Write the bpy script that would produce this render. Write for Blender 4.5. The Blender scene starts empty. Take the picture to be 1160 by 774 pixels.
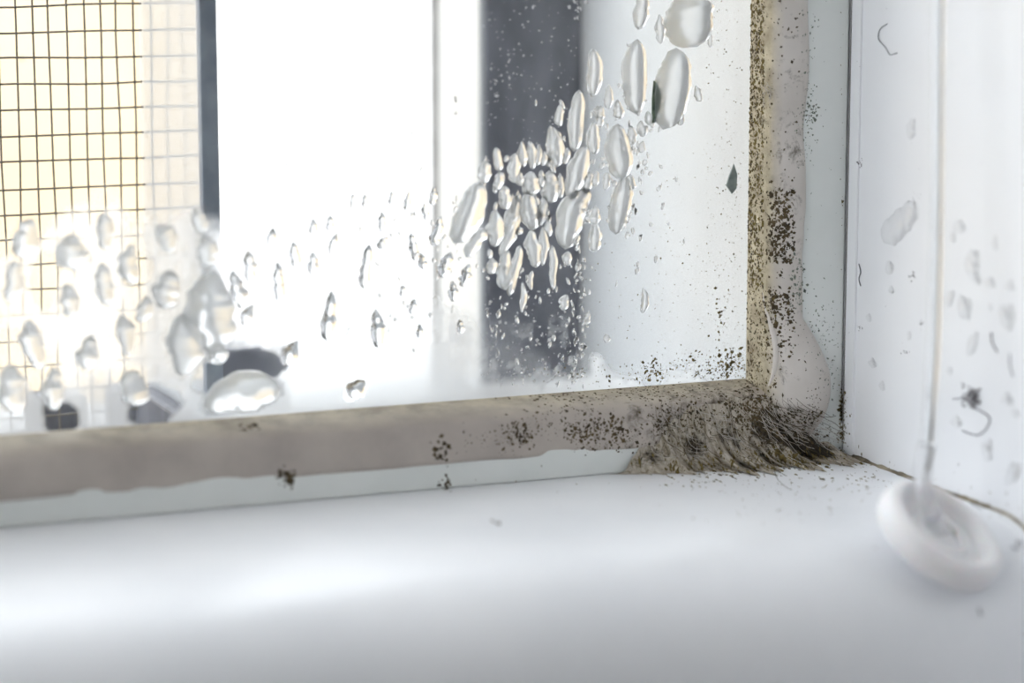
import bpy, bmesh, math, random
import numpy as np
from mathutils import Vector, Matrix
from mathutils.bvhtree import BVHTree

random.seed(4); rng = np.random.default_rng(7)
SC = bpy.context.scene
COL = SC.collection
MM = 0.001

# ------------------------------------------------------------------ camera
FPX = 2973.0
PSI, THE = math.radians(22.7), math.radians(9.3)
CF = Vector((math.sin(PSI)*math.cos(THE), math.cos(PSI)*math.cos(THE), -math.sin(THE)))
CR = Vector((math.cos(PSI), -math.sin(PSI), 0))
CU = CR.cross(CF)
CAM = -248.0*(CF + CR*(265/FPX) - CU*(43/FPX))          # millimetres
cd = bpy.data.cameras.new('camera')
cam = bpy.data.objects.new('camera', cd); COL.objects.link(cam)
cam.location = CAM*MM
cam.rotation_euler = (math.pi/2-THE, 0, -PSI)
cd.sensor_width = 36; cd.lens = FPX/1160*36
cd.clip_start = 0.005; cd.clip_end = 100
cd.dof.use_dof = True; cd.dof.focus_distance = 0.2435; cd.dof.aperture_fstop = 16
SC.camera = cam
# ------------------------------------------------------------------ daylight and exposure
w = bpy.data.worlds.new('overcast_sky'); SC.world = w; w.use_nodes = True
bg = w.node_tree.nodes['Background']
bg.inputs['Color'].default_value = (0.93, 0.965, 1.0, 1); bg.inputs['Strength'].default_value = 2.3
SC.view_settings.view_transform = 'Standard'; SC.view_settings.look = 'None'
SC.view_settings.exposure = 0.71; SC.view_settings.gamma = 1.0
SC.view_settings.use_curve_mapping = False

# ------------------------------------------------------------------ helpers
def ray(px, py): return (CF + CR*((px-580)/FPX) + CU*((387-py)/FPX)).normalized()
def on_plane(px, py, n, d0):
    r = ray(px, py); n = Vector(n)
    return CAM + r*((d0-n.dot(CAM))/n.dot(r))

def lin(c): return tuple(((v/255)/12.92 if v/255 <= .04045 else ((v/255+.055)/1.055)**2.4) for v in c)

class NT:
    def __init__(s, name):
        s.m = bpy.data.materials.new(name); s.m.use_nodes = True
        s.t = s.m.node_tree; s.t.nodes.clear()
        s.out = s.n('ShaderNodeOutputMaterial')
    def n(s, typ, **kw):
        nd = s.t.nodes.new(typ)
        for k, v in kw.items():
            if hasattr(nd, k) and k not in nd.inputs: setattr(nd, k, v)
        return nd
    def l(s, a, b): s.t.links.new(a, b)
    def noise(s, scale, detail=4, rough=.55, coord='Object', dist=0, mscale=None):
        tc = s.n('ShaderNodeTexCoord'); nz = s.n('ShaderNodeTexNoise')
        nz.inputs['Scale'].default_value = scale; nz.inputs['Detail'].default_value = detail
        nz.inputs['Roughness'].default_value = rough; nz.inputs['Distortion'].default_value = dist
        src = tc.outputs[coord]
        if mscale:
            mp = s.n('ShaderNodeMapping'); mp.inputs['Scale'].default_value = mscale
            s.l(src, mp.inputs['Vector']); src = mp.outputs['Vector']
        s.l(src, nz.inputs['Vector']); return nz.outputs['Fac']
    def ramp(s, fac, stops):
        r = s.n('ShaderNodeValToRGB'); e = r.color_ramp.elements
        while len(e) < len(stops): e.new(.5)
        for el, (p, c) in zip(e, stops):
            el.position = p; el.color = (*c, 1) if len(c) == 3 else c
        s.l(fac, r.inputs['Fac']); return r.outputs['Color']
    def mix(s, fac, a, b, mode='MIX'):
        m = s.n('ShaderNodeMix'); m.data_type = 'RGBA'; m.blend_type = mode
        for v, k in ((fac, 0), (a, 6), (b, 7)):
            if hasattr(v, 'is_output'): s.l(v, m.inputs[k])
            elif k == 0: m.inputs[0].default_value = v
            else: m.inputs[k].default_value = (*v, 1)
        return m.outputs[2]
    def bump(s, h, strength, dist):
        b = s.n('ShaderNodeBump'); b.inputs['Strength'].default_value = strength
        b.inputs['Distance'].default_value = dist; s.l(h, b.inputs['Height']); return b.outputs['Normal']
    def pbr(s, col, rough=.4, normal=None, **kw):
        p = s.n('ShaderNodeBsdfPrincipled')
        if hasattr(col, 'is_output'): s.l(col, p.inputs['Base Color'])
        else: p.inputs['Base Color'].default_value = (*col, 1)
        if hasattr(rough, 'is_output'): s.l(rough, p.inputs['Roughness'])
        else: p.inputs['Roughness'].default_value = rough
        if normal: s.l(normal, p.inputs['Normal'])
        for k, v in kw.items(): p.inputs[k.replace('_', ' ')].default_value = v
        s.l(p.outputs['BSDF'], s.out.inputs['Surface']); return p

def m_plain(name, c1, c2, scale, rough=.4, bstr=.15, bdist=2e-5, mscale=None, **kw):
    t = NT(name); nz = t.noise(scale, mscale=mscale)
    t.pbr(t.ramp(nz, [(.35, c1), (.65, c2)]), rough, t.bump(t.noise(scale*3), bstr, bdist), **kw)
    return t.m

M = {}
M['pvc'] = m_plain('white_plastic', (.80, .82, .84), (.86, .875, .885), 60, .3, .05)
t = NT('glossy_white_plastic'); nz = t.noise(75, 5, .6, mscale=(1, .45, 1), dist=.8)
t.pbr(t.ramp(t.noise(60), [(.35, (.83, .845, .875)), (.65, (.89, .90, .925))]), t.ramp(nz, [(.2, (.26, .26, .26)), (.8, (.42, .42, .42))]), t.bump(t.noise(240), .1, 6e-5)); M['sill'] = t.m
M['strip'] = m_plain('greenish_white_plastic', (.74, .77, .745), (.81, .83, .81), 90, .4, .1)
M['panel'] = m_plain('bluish_white_panel', (.83, .84, .865), (.875, .885, .905), 40, .32, .06)
M['wall'] = m_plain('cream_wall_paint', (.52, .52, .53), (.58, .58, .59), 8, .9, .2, 1e-3)
M['ceil'] = m_plain('ceiling_paint', (.78, .78, .77), (.82, .82, .81), 8, .9, .2, 1e-3)
M['floor'] = m_plain('wood_floor', (.34, .32, .30), (.42, .40, .38), 6, .5, .2, 1e-3, mscale=(1, 12, 1))
M['beige'] = m_plain('beige_render', lin((206, 183, 148)), lin((217, 196, 162)), 3, .9, .3, 2e-3)
M['white_render'] = m_plain('white_render', (.84, .85, .87), (.9, .9, .92), 3, .9, .3, 2e-3)
M['ground'] = m_plain('pale_concrete', (.62, .57, .48), (.70, .65, .56), 2, .9, .3, 3e-3)
M['gasket'] = m_plain('dark_grey_gasket', (.10, .105, .13), (.21, .215, .25), 260, .5, .4, 1e-4, mscale=(1, 1, .35))  # dark frame parts; the stop front's backlit shade is in this grey
M['gasket_blue'] = m_plain('blue_grey_gasket', (.19, .22, .27), (.29, .33, .38), 300, .5, .3, 1e-4)  # backlit fin front: its shade is put into this blue grey
M['outer_white'] = m_plain('outer_white_plastic', (.62, .64, .655), (.68, .695, .705), 70, .35, .05)
M['outer_gloss'] = m_plain('outer_gloss_plastic', (.60, .62, .65), (.64, .66, .68), 70, .1, .03, 5e-6, IOR=2.0)
M['wire'] = m_plain('screen_wire', (.16, .14, .11), (.24, .21, .17), 900, .6, .2)
M['disc'] = m_plain('white_nylon', (.84, .83, .84), (.88, .87, .88), 200, .42, .1, 2e-5, Subsurface_Weight=.12, Subsurface_Scale=.0015)
M['fibre'] = m_plain('grey_fibre', (.12, .12, .14), (.2, .2, .22), 900, .8)
M['pale_fibre'] = m_plain('pale_fibre', (.50, .46, .42), (.62, .58, .53), 900, .8)
M['mould'] = m_plain('dark_mould', lin((56, 47, 33)), lin((100, 86, 60)), 700, .95, .6, 5e-5)
M['olive'] = m_plain('olive_mould', lin((82, 70, 34)), lin((128, 112, 66)), 700, .95, .6, 5e-5)
M['grey_mould'] = m_plain('grey_green_mould', lin((98, 108, 98)), lin((140, 146, 132)), 700, .95, .5, 5e-5)
M['chip'] = m_plain('grey_flake', lin((110, 122, 120)), lin((150, 160, 156)), 900, .6, .4, 5e-5)
M['green_chip'] = m_plain('green_grey_flake', lin((52, 72, 62)), lin((110, 124, 104)), 900, .6, .4, 5e-5)
M['white_speck'] = m_plain('white_residue', (.7, .7, .72), (.85, .85, .86), 700, .8)
M['dust'] = m_plain('grey_dust', (.10, .095, .10), (.42, .40, .42), 1500, .9, .6, 1e-4)
M['seam'] = m_plain('brown_dirt_seam', lin((72, 60, 42)), lin((170, 160, 140)), 330, .9, .6, 1e-4)
M['shadow_gap'] = m_plain('grey_seal', lin((120, 118, 116)), lin((150, 148, 146)), 400, .7)

# clear glass: thin pane, straight-through plus mirror by Fresnel
t = NT('window_glass')
tr = t.n('ShaderNodeBsdfTransparent'); tr.inputs[0].default_value = (.985, .99, .99, 1)
gl = t.n('ShaderNodeBsdfGlossy'); gl.inputs['Roughness'].default_value = .02
lw = t.n('ShaderNodeLayerWeight'); lw.inputs[0].default_value = .5     # symmetric for both faces of the pane
pw = t.n('ShaderNodeMath'); pw.operation = 'POWER'; t.l(lw.outputs['Facing'], pw.inputs[0]); pw.inputs[1].default_value = 5.0
fr = t.n('ShaderNodeMath'); fr.operation = 'MULTIPLY_ADD'; t.l(pw.outputs[0], fr.inputs[0]); fr.inputs[1].default_value = .9; fr.inputs[2].default_value = .03
mx = t.n('ShaderNodeMixShader'); t.l(fr.outputs[0], mx.inputs[0]); t.l(tr.outputs[0], mx.inputs[1]); t.l(gl.outputs[0], mx.inputs[2])
t.l(mx.outputs[0], t.out.inputs['Surface']); M['glass'] = t.m
# water
t = NT('water'); g = t.n('ShaderNodeBsdfGlass'); g.inputs['IOR'].default_value = 1.333; g.inputs['Roughness'].default_value = 0.0
def milky(t, base, k):
    tl_ = t.n('ShaderNodeBsdfTranslucent'); df_ = t.n('ShaderNodeBsdfDiffuse'); gs_ = t.n('ShaderNodeBsdfGlossy')
    tl_.inputs[0].default_value = (.93, .945, .95, 1); df_.inputs[0].default_value = (.88, .89, .9, 1); gs_.inputs['Roughness'].default_value = .08
    a = t.n('ShaderNodeMixShader'); a.inputs[0].default_value = .2; t.l(tl_.outputs[0], a.inputs[1]); t.l(df_.outputs[0], a.inputs[2])
    c = t.n('ShaderNodeMixShader'); c.inputs[0].default_value = k; t.l(base, c.inputs[1]); t.l(a.outputs[0], c.inputs[2])
    t.l(c.outputs[0], t.out.inputs['Surface'])
milky(t, g.outputs[0], .28); M['water'] = t.m
t = NT('clear_water'); g = t.n('ShaderNodeBsdfGlass'); g.inputs['IOR'].default_value = 1.333; g.inputs['Roughness'].default_value = 0.0
t.l(g.outputs[0], t.out.inputs['Surface']); M['clear_water'] = t.m
t = NT('thin_water')
tr = t.n('ShaderNodeBsdfTransparent'); gl = t.n('ShaderNodeBsdfGlossy'); gl.inputs['Roughness'].default_value = .05
lw = t.n('ShaderNodeLayerWeight'); lw.inputs[0].default_value = .5
pw = t.n('ShaderNodeMath'); pw.operation = 'POWER'; t.l(lw.outputs['Facing'], pw.inputs[0]); pw.inputs[1].default_value = 4.0
fr = t.n('ShaderNodeMath'); fr.operation = 'MULTIPLY_ADD'; t.l(pw.outputs[0], fr.inputs[0]); fr.inputs[1].default_value = .5; fr.inputs[2].default_value = .03
mx = t.n('ShaderNodeMixShader'); t.l(fr.outputs[0], mx.inputs[0]); t.l(tr.outputs[0], mx.inputs[1]); t.l(gl.outputs[0], mx.inputs[2])
t.l(mx.outputs[0], t.out.inputs['Surface']); M['thin_water'] = t.m
t = NT('clear_plastic'); t.pbr((.96, .97, .98), .06, t.bump(t.noise(300, mscale=(1, 1, .1)), .1, 3e-5), Transmission_Weight=1.0, IOR=1.5); M['clear'] = t.m
t = NT('cloudy_plastic'); t.pbr((.95, .95, .96), .22, t.bump(t.noise(500), .2, 5e-5), Transmission_Weight=.9, IOR=1.3); M['cloudy'] = t.m
# condensation film: density per vertex
t = NT('condensation')
at = t.n('ShaderNodeAttribute'); at.attribute_name = 'fog'
tr = t.n('ShaderNodeBsdfTransparent'); tl = t.n('ShaderNodeBsdfTranslucent'); df = t.n('ShaderNodeBsdfDiffuse')
tl.inputs[0].default_value = (.95, .95, .95, 1); df.inputs[0].default_value = (.8, .8, .82, 1)
m1 = t.n('ShaderNodeMixShader'); m1.inputs[0].default_value = .1; t.l(tl.outputs[0], m1.inputs[1]); t.l(df.outputs[0], m1.inputs[2])
rf = t.n('ShaderNodeBsdfRefraction'); rf.inputs['IOR'].default_value = 1.25; rf.inputs['Roughness'].default_value = .4
m3 = t.n('ShaderNodeMixShader'); m3.inputs[0].default_value = .45; t.l(m1.outputs[0], m3.inputs[1]); t.l(rf.outputs[0], m3.inputs[2])
m2 = t.n('ShaderNodeMixShader'); t.l(at.outputs['Fac'], m2.inputs[0]); t.l(tr.outputs[0], m2.inputs[1]); t.l(m3.outputs[0], m2.inputs[2])
t.l(m2.outputs[0], t.out.inputs['Surface']); M['fog'] = t.m
# grimy silicone bead: stain strength per vertex
def m_bead(name, clean1, clean2):
    t = NT(name)
    at = t.n('ShaderNodeAttribute'); at.attribute_name = 'stain'
    base = t.ramp(t.noise(160, 5), [(.3, clean1), (.7, clean2)])
    ol = t.ramp(t.noise(420, 6, .65), [(.35, lin((120, 104, 66))), (.65, lin((196, 184, 150)))])
    ad = t.n('ShaderNodeMath'); ad.operation = 'MULTIPLY_ADD'; t.l(at.outputs['Fac'], ad.inputs[0]); ad.inputs[1].default_value = .55
    nz = t.noise(520, 8, .75, dist=.4); t.l(nz, ad.inputs[2])
    k = t.ramp(ad.outputs[0], [(.72, (0, 0, 0)), (.9, (1, 1, 1))])
    c = t.mix(k, base, lin((62, 52, 38)))
    sat = t.n('ShaderNodeAttribute'); sat.attribute_name = 'yellow'
    mm = t.n('ShaderNodeMath'); mm.operation = 'MULTIPLY'; t.l(sat.outputs['Fac'], mm.inputs[0]); mm.inputs[1].default_value = .8
    c2 = t.mix(mm.outputs[0], base, ol)
    c = t.mix(k, c2, lin((66, 55, 36)))
    t.pbr(c, .55, t.bump(t.noise(500, 6), .35, 1.2e-4)); return t.m
M['bead'] = m_bead('grimy_silicone', lin((196, 189, 182)), lin((214, 208, 202)))
M['bead_dirty'] = m_bead('dirty_silicone', lin((170, 161, 154)), lin((194, 185, 176)))
M['ridge'] = m_plain('pale_silicone', lin((196, 188, 172)), lin((226, 220, 208)), 200, .4)
# matted mould with flow streaks
t = NT('matted_mould')
n1 = t.noise(26, 8, .7, coord='UV', dist=.9, mscale=(2.6, .16, 1)); n2 = t.noise(60, 8, .72, coord='UV', mscale=(.75, .16, 1), dist=.5)
c = t.ramp(n1, [(.30, lin((98, 87, 70))), (.41, lin((150, 139, 120))), (.51, lin((184, 175, 160))), (.66, lin((208, 200, 190)))])
at = t.n('ShaderNodeAttribute'); at.attribute_name = 'stain'
ad = t.n('ShaderNodeMath'); ad.operation = 'MULTIPLY_ADD'; t.l(at.outputs['Fac'], ad.inputs[0]); ad.inputs[1].default_value = .6; t.l(n2, ad.inputs[2])
k = t.ramp(ad.outputs[0], [(.70, (0, 0, 0)), (.92, (1, 1, 1))])
t.pbr(t.mix(k, c, lin((44, 36, 26))), .9, t.bump(n1, .8, 4e-4)); M['mat'] = t.m

def link(o, parent=None):
    COL.objects.link(o)
    if parent is not None:
        o.parent = parent
        l = parent.location if parent.parent is None else parent.parent.location + parent.location
        o.matrix_parent_inverse = Matrix.Translation(-parent.location) if parent.parent is None else Matrix.Identity(4)
    return o

def mesh(name, verts, faces, mat, parent=None, smooth=True, attrs=None, uv=None, recenter=None):
    """verts in millimetres, world space"""
    v = np.asarray(verts, float)*MM
    if recenter is None: recenter = parent is None
    c = np.zeros(3)
    if recenter: c = np.array([(v[:, 0].min()+v[:, 0].max())/2, (v[:, 1].min()+v[:, 1].max())/2, v[:, 2].min()]); v = v-c
    me = bpy.data.meshes.new(name)
    me.from_pydata(v.tolist(), [], [tuple(int(i) for i in f) for f in faces]); me.materials.append(mat)
    if smooth: me.polygons.foreach_set('use_smooth', [True]*len(me.polygons))
    for k, a in (attrs or {}).items():
        me.attributes.new(k, 'FLOAT', 'POINT').data.foreach_set('value', np.asarray(a, np.float32))
    if uv is not None:
        ul = me.uv_layers.new(name='uv'); li = np.zeros(len(me.loops), np.int32); me.loops.foreach_get('vertex_index', li)
        ul.data.foreach_set('uv', np.asarray(uv, np.float32)[li].ravel())
    me.update()
    o = bpy.data.objects.new(name, me); o.location = c
    link(o, parent)
    return o

def tag(o, label=None, cat=None, group=None, kind=None):
    if label: o['label'] = label
    if cat: o['category'] = cat
    if group: o['group'] = group
    if kind: o['kind'] = kind
    return o

def empty(name, loc):
    o = bpy.data.objects.new(name, None); o.empty_display_size = .005
    o.location = Vector(loc)*MM; COL.objects.link(o); return o

def box(name, x0, x1, y0, y1, z0, z1, mat, parent=None, bev=0, seg=2):
    bm = bmesh.new(); bmesh.ops.create_cube(bm, size=1)
    for v in bm.verts: v.co = Vector(((x0+x1)/2+v.co.x*(x1-x0), (y0+y1)/2+v.co.y*(y1-y0), (z0+z1)/2+v.co.z*(z1-z0)))
    if bev: bmesh.ops.bevel(bm, geom=bm.edges[:], offset=bev, segments=seg, profile=.5, affect='EDGES')
    bm.verts.ensure_lookup_table(); bm.verts.index_update()
    vs = [v.co[:] for v in bm.verts]; fs = [[v.index for v in f.verts] for f in bm.faces]; bm.free()
    return mesh(name, vs, fs, mat, parent, smooth=False)

def boxes(name, lst, mat, parent=None):
    vs, fs = [], []
    for (x0, x1, y0, y1, z0, z1) in lst:
        b = len(vs)
        vs += [(x, y, z) for x in (x0, x1) for y in (y0, y1) for z in (z0, z1)]
        fs += [[b+i for i in f] for f in ((0, 1, 3, 2), (4, 6, 7, 5), (0, 4, 5, 1), (2, 3, 7, 6), (0, 2, 6, 4), (1, 5, 7, 3))]
    return mesh(name, vs, fs, mat, parent, smooth=False)

def grid_faces(nu, nv, closed_v=False):
    f = []
    for i in range(nu-1):
        for j in range(nv if closed_v else nv-1):
            a = i*nv+j; b = i*nv+(j+1) % nv
            f.append((a, b, b+nv, a+nv))
    return f

def smooth_path(pts, n):
    """Catmull-Rom through pts"""
    P = np.asarray(pts, float)
    if len(P) == 2: return P[0]+(P[1]-P[0])*np.linspace(0, 1, n)[:, None]
    Q = np.vstack([2*P[0]-P[1], P, 2*P[-1]-P[-2]]); out = []
    for s in np.linspace(0, len(P)-1, n):
        i = min(int(s), len(P)-2); u = s-i
        a, b, c, d = Q[i], Q[i+1], Q[i+2], Q[i+3]
        out.append(.5*((2*b)+(-a+c)*u+(2*a-5*b+4*c-d)*u*u+(-a+3*b-3*c+d)*u**3))
    return np.array(out)

def tube_data(pts, rad, sides=6, n=None):
    P = smooth_path(pts, n or len(pts)*4); n = len(P)
    r = np.full(n, rad) if np.isscalar(rad) else np.interp(np.linspace(0, 1, n), np.linspace(0, 1, len(rad)), rad)
    T = np.gradient(P, axis=0); T /= np.linalg.norm(T, axis=1)[:, None]+1e-12
    ref = np.array([.3, .2, 1.0]) if abs(T[0][2]) < .9 else np.array([1.0, .2, 0])
    vs = []
    for p, tt, rr in zip(P, T, r):
        a = np.cross(tt, ref); a /= np.linalg.norm(a); b = np.cross(tt, a)
        for k in range(sides):
            q = 2*math.pi*k/sides; vs.append(p+rr*(a*math.cos(q)+b*math.sin(q)))
    fs = grid_faces(n, sides, True)
    fs.append(tuple(range(sides-1, -1, -1))); fs.append(tuple((n-1)*sides+k for k in range(sides)))
    return vs, fs
def tube(name, pts, rad, mat, parent=None, sides=8, n=None):
    vs, fs = tube_data(pts, rad, sides, n); return mesh(name, vs, fs, mat, parent)

def vnoise(x, s, seed=0):
    """smooth 1D value noise, -1..1"""
    x = np.asarray(x, float)/s; i = np.floor(x).astype(int); u = x-i; u = u*u*(3-2*u)
    h = lambda k: np.modf(np.abs(np.sin(k*127.1+seed*311.7)*43758.5453))[0]*2-1
    return h(i)*(1-u)+h(i+1)*u
def vnoise2(x, y, s, seed=0):
    x = np.asarray(x, float)/s; y = np.asarray(y, float)/s
    i = np.floor(x); j = np.floor(y); u = x-i; v = y-j; u = u*u*(3-2*u); v = v*v*(3-2*v)
    h = lambda a, b: np.modf(np.abs(np.sin(a*127.1+b*269.5+seed*311.7)*43758.5453))[0]
    return (h(i, j)*(1-u)+h(i+1, j)*u)*(1-v)+(h(i, j+1)*(1-u)+h(i+1, j+1)*u)*v
def sstep(a, b, x): t_ = np.clip((np.asarray(x, float)-a)/(b-a), 0, 1); return t_*t_*(3-2*t_)

# ------------------------------------------------------------------ the room and the outdoors
WX0, WX1, WZ0, WZ1 = -1340, 30, -60, 1420          # window opening
RX0, RX1, RZ0, RZ1, RY = -2000, 1100, -900, 1600, -2900
WF = -75                                         # room-side face of the window wall
S = 'structure'
tag(boxes('wall_front', [(RX0, WX0, WF, 70, RZ0, RZ1), (WX1, RX1, WF, 70, RZ0, RZ1), (WX0, WX1, WF, 70, RZ0, WZ0), (WX0, WX1, WF, 70, WZ1, RZ1)], M['wall']), kind=S)
tag(boxes('wall_left', [(RX0-100, RX0, RY, -1500, RZ0, RZ1), (RX0-100, RX0, -350, 70, RZ0, RZ1), (RX0-100, RX0, -1500, -350, RZ0, -100), (RX0-100, RX0, -1500, -350, 1300, RZ1)], M['wall']), kind=S)  # unseen opening added in this wall to light the side panel
tag(boxes('wall_right', [(RX1, RX1+100, RY, 70, RZ0, RZ1)], M['wall']), kind=S)
tag(boxes('wall_back', [(RX0, RX1, RY-100, RY, RZ0, RZ1)], M['wall']), kind=S)
tag(boxes('floor', [(RX0-100, RX1+100, RY-100, 70, RZ0-100, RZ0)], M['floor']), kind=S)
tag(boxes('ceiling', [(RX0-100, RX1+100, RY-100, 70, RZ1, RZ1+100)], M['ceil']), kind=S)
tag(boxes('ground', [(-15000, 15000, 80, 20000, -2100, -2000)], M['ground']), kind=S)
tag(boxes('boundary_wall', [(-5000, 780, 3000, 3300, -2000, 350)], M['beige']), 'beige rendered boundary wall outdoors behind the insect screen', 'wall')
tag(boxes('garden_wall', [(800, 9000, 3050, 3300, -2000, 350)], M['white_render']), 'white rendered wall outdoors right of the beige one', 'wall')

# ------------------------------------------------------------------ the window
W = empty('window_1', (0, 0, -50)); tag(W, kind=S)
SZ = -6.9                                         # sill top
XR = 8.1                                          # right side panel plane
XL = -1310.
ZT = 1400.
glass = box('glass_pane', XL, 5.5, .0, 4.0, -5, ZT, M['glass'], W)

# --- bottom rail of the frame: flat top, round shoulder, upright front
prof = [(6, -12), (6, SZ), (-4.6, SZ), (-12, SZ), (-20, SZ), (-31.5, SZ)]
RS = 11.0
for a in np.linspace(8, 84, 12): prof.append((-31.5-RS*math.sin(math.radians(a)), SZ-RS*(1-math.cos(math.radians(a)))))
prof += [(-43, -30), (-43.8, -60), (6, -60)]
xs = np.concatenate([np.linspace(XL, -90, 12), np.linspace(-85, XR-.15, 60)])
vs = []
for x in xs:
    for (y, z) in prof: vs.append((x, y, z))
npf = len(prof)
fs = grid_faces(len(xs), npf, True); fs += [tuple(range(npf)), tuple((len(xs)-1)*npf+k for k in range(npf-1, -1, -1))]
rail = mesh('bottom_rail', vs, fs, M['sill'], W)
rail['label'] = 'glossy white rail with rounded front edge'
# --- frame strip under the bottom bead and beside the right bead
box('bottom_frame_strip', XL, XR, -4.55, 5, SZ+.0, -4.0, M['strip'], W, .25)
box('side_frame_strip', 2.6, XR-.12, -4.3, 5, SZ, ZT, M['strip'], W, .2)
# --- right side panel (return of the frame towards the room)
panel = box('side_panel', XR, 30, -70, 3, -60, ZT, M['panel'], W, .5, 3)
box('panel_edge_rib', XR-.22, XR+.3, -6.4, -4.75, SZ+.02, ZT, M['panel'], W, .1)
# seams
sv, sf = [], []
n = 90; ys = np.linspace(-4.6, -41, n)
zz = np.array([SZ if y > -31.5 else SZ-RS*(1-math.sqrt(max(0, 1-((-31.5-y)/RS)**2))) for y in np.clip(ys, -41.5, 0)])
wd = .24+.12*vnoise(ys, 1.7, 3)+.08*vnoise(ys, .6, 5)
for i in range(n):
    sv += [(XR+.02, ys[i], zz[i]+wd[i]*.9), (XR-.15, ys[i], zz[i]+.16), (XR-.9*wd[i]-.1, ys[i], zz[i]+.02), (XR+.02, ys[i], zz[i]-.3)]
mesh('seam_dirt', sv, grid_faces(n, 4, True), M['seam'], W)
mesh('corner_gap', *tube_data([(XR-.06, -4.42, SZ), (XR-.06, -4.42, 60), (XR-.06, -4.42, ZT)], .06, 6, 12), M['shadow_gap'], W)

# --- bottom glazing bead
xs = np.concatenate([np.linspace(XL, -95, 20), np.linspace(-92, -30, 90), np.linspace(-29.6, 3.4, 110)])
bp = [(.05, .1), (-1.5, -.12), (-3.0, -.38), (-3.9, -.72), (-4.35, -1.15), (-4.55, -1.8), (-4.62, -2.7), (-4.66, -3.5), (-4.72, -4.1), (-4.62, -4.6), (-4.2, -4.75)]
vs, st, ye = [], [], []
for x in xs:
    k = float(sstep(-40, 0, x))
    for j, (y, z) in enumerate(bp):
        v = j/(len(bp)-1)
        wob = .22*vnoise(x, 7, 1)+.10*vnoise(x, 2.3, 2)+k*.18*float(vnoise(x, 1.1, 4))
        vs.append((x, y-(0 if j == 0 else wob*min(1, j/4)), z+(0 if j < 1 else .12*float(vnoise(x, 5, 9)))))
        st.append(.02+.56*k*(1 if v > .3 else .8)); ye.append(max(0, 1-v*2.6)*.9)
bead_b = mesh('bottom_bead', vs, grid_faces(len(xs), len(bp)), M['bead_dirty'], W, attrs={'stain': st, 'yellow': ye})
# --- right glazing bead with the swollen blob at its foot
zs = np.concatenate([np.linspace(SZ+.05, 9, 70), np.linspace(9.3, 42, 90), np.linspace(44, ZT, 14)])
rp = [(0, .05), (.0, -1.2), (.06, -2.5), (.18, -3.5), (.55, -4.2), (1.1, -4.55), (1.8, -4.7), (2.6, -4.72), (3.2, -4.65), (3.55, -4.45), (3.65, -4.2)]
vs, st, ye = [], [], []
for z in zs:
    # blob: teardrop between z=+6.5 and z=-6.9
    s = np.clip((6.3-z)/11.6, 0, 1.0); b = math.sin(math.pi*min(1, s**1.25*.98+.0))**.75 if 0 < s < 1 else 0
    for j, (x, y) in enumerate(rp):
        v = j/(len(rp)-1)
        wob = .12*float(vnoise(z, 4, 11))+.07*float(vnoise(z, 1.5, 12))
        bx = b*2.9*sstep(.45, 1, v); by = b*1.6*math.sin(math.pi*np.clip((v-.35)/.65, 0, 1))
        edge = .35*float(vnoise(z, 6, 15))*(v > .75)
        vs.append((x+float(bx)+edge*(1-b)+(0 if j < 4 else wob*.5), y-by-(0 if j < 3 else wob), z))
        d = .22+.14*float(vnoise(z, 8, 21))
        st.append((d if z > 6 else .28+.35*max(0, -z-1.5)/4)*(1 if v < .9 else .7)); ye.append(1.0 if v < .32 else max(0, 1-(v-.32)*7))
bead_r = mesh('side_bead', vs, grid_faces(len(zs), len(rp)), M['bead'], W, attrs={'stain': st, 'yellow': ye})

def surf_bvh(objs):
    V, Fc = [], []
    for o in objs:
        b = len(V); off = Vector((0, 0, 0)) if o.parent is not None else o.location
        V += [(v.co+off)/MM for v in o.data.vertices]; Fc += [[b+i for i in p.vertices] for p in o.data.polygons]
    return BVHTree.FromPolygons(V, Fc)

# --- pale silicone ridge along the inner edge of the blob
bv = surf_bvh([bead_r, bead_b, rail, panel])
def hit(px, py, b=None):
    r = (b or bv).ray_cast(CAM, ray(px, py)); return r[0], r[1]
pts = []
for p in ((862, 318), (866, 345), (874, 372), (879, 398), (876, 424), (868, 442)):
    h, nn = hit(*p); pts.append(np.array(h)-np.array(nn)*.14)
tube('silicone_ridge', pts, [.08, .2, .3, .34, .3, .1], M['bead'], W, 8, 30)

# --- outer frame beyond the glass
box('outer_jamb', 2.7, 30, 4.3, 66, -25, ZT, M['outer_white'], W, .2)
box('outer_stop', -9.2, 2.65, 44.4, 57.5, -25, ZT, M['outer_white'], W, .3)
box('outer_stop_seal', -8.6, 2.6, 43.9, 44.6, -25, ZT, M['gasket'], W, .15)  # room-facing front of the stop, backlit shade put into its colour
box('outer_stop_edge', -9.5, -8.9, 56.8, 58.4, -25, ZT, M['shadow_gap'], W, .1)
box('outer_bottom_rail', XL, -9.3, 45, 57, -25, -8.5, M['outer_white'], W, .4)
box('outer_sill', XL, .5, 4.4, 66, -27, -22, M['outer_white'], W)
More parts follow.
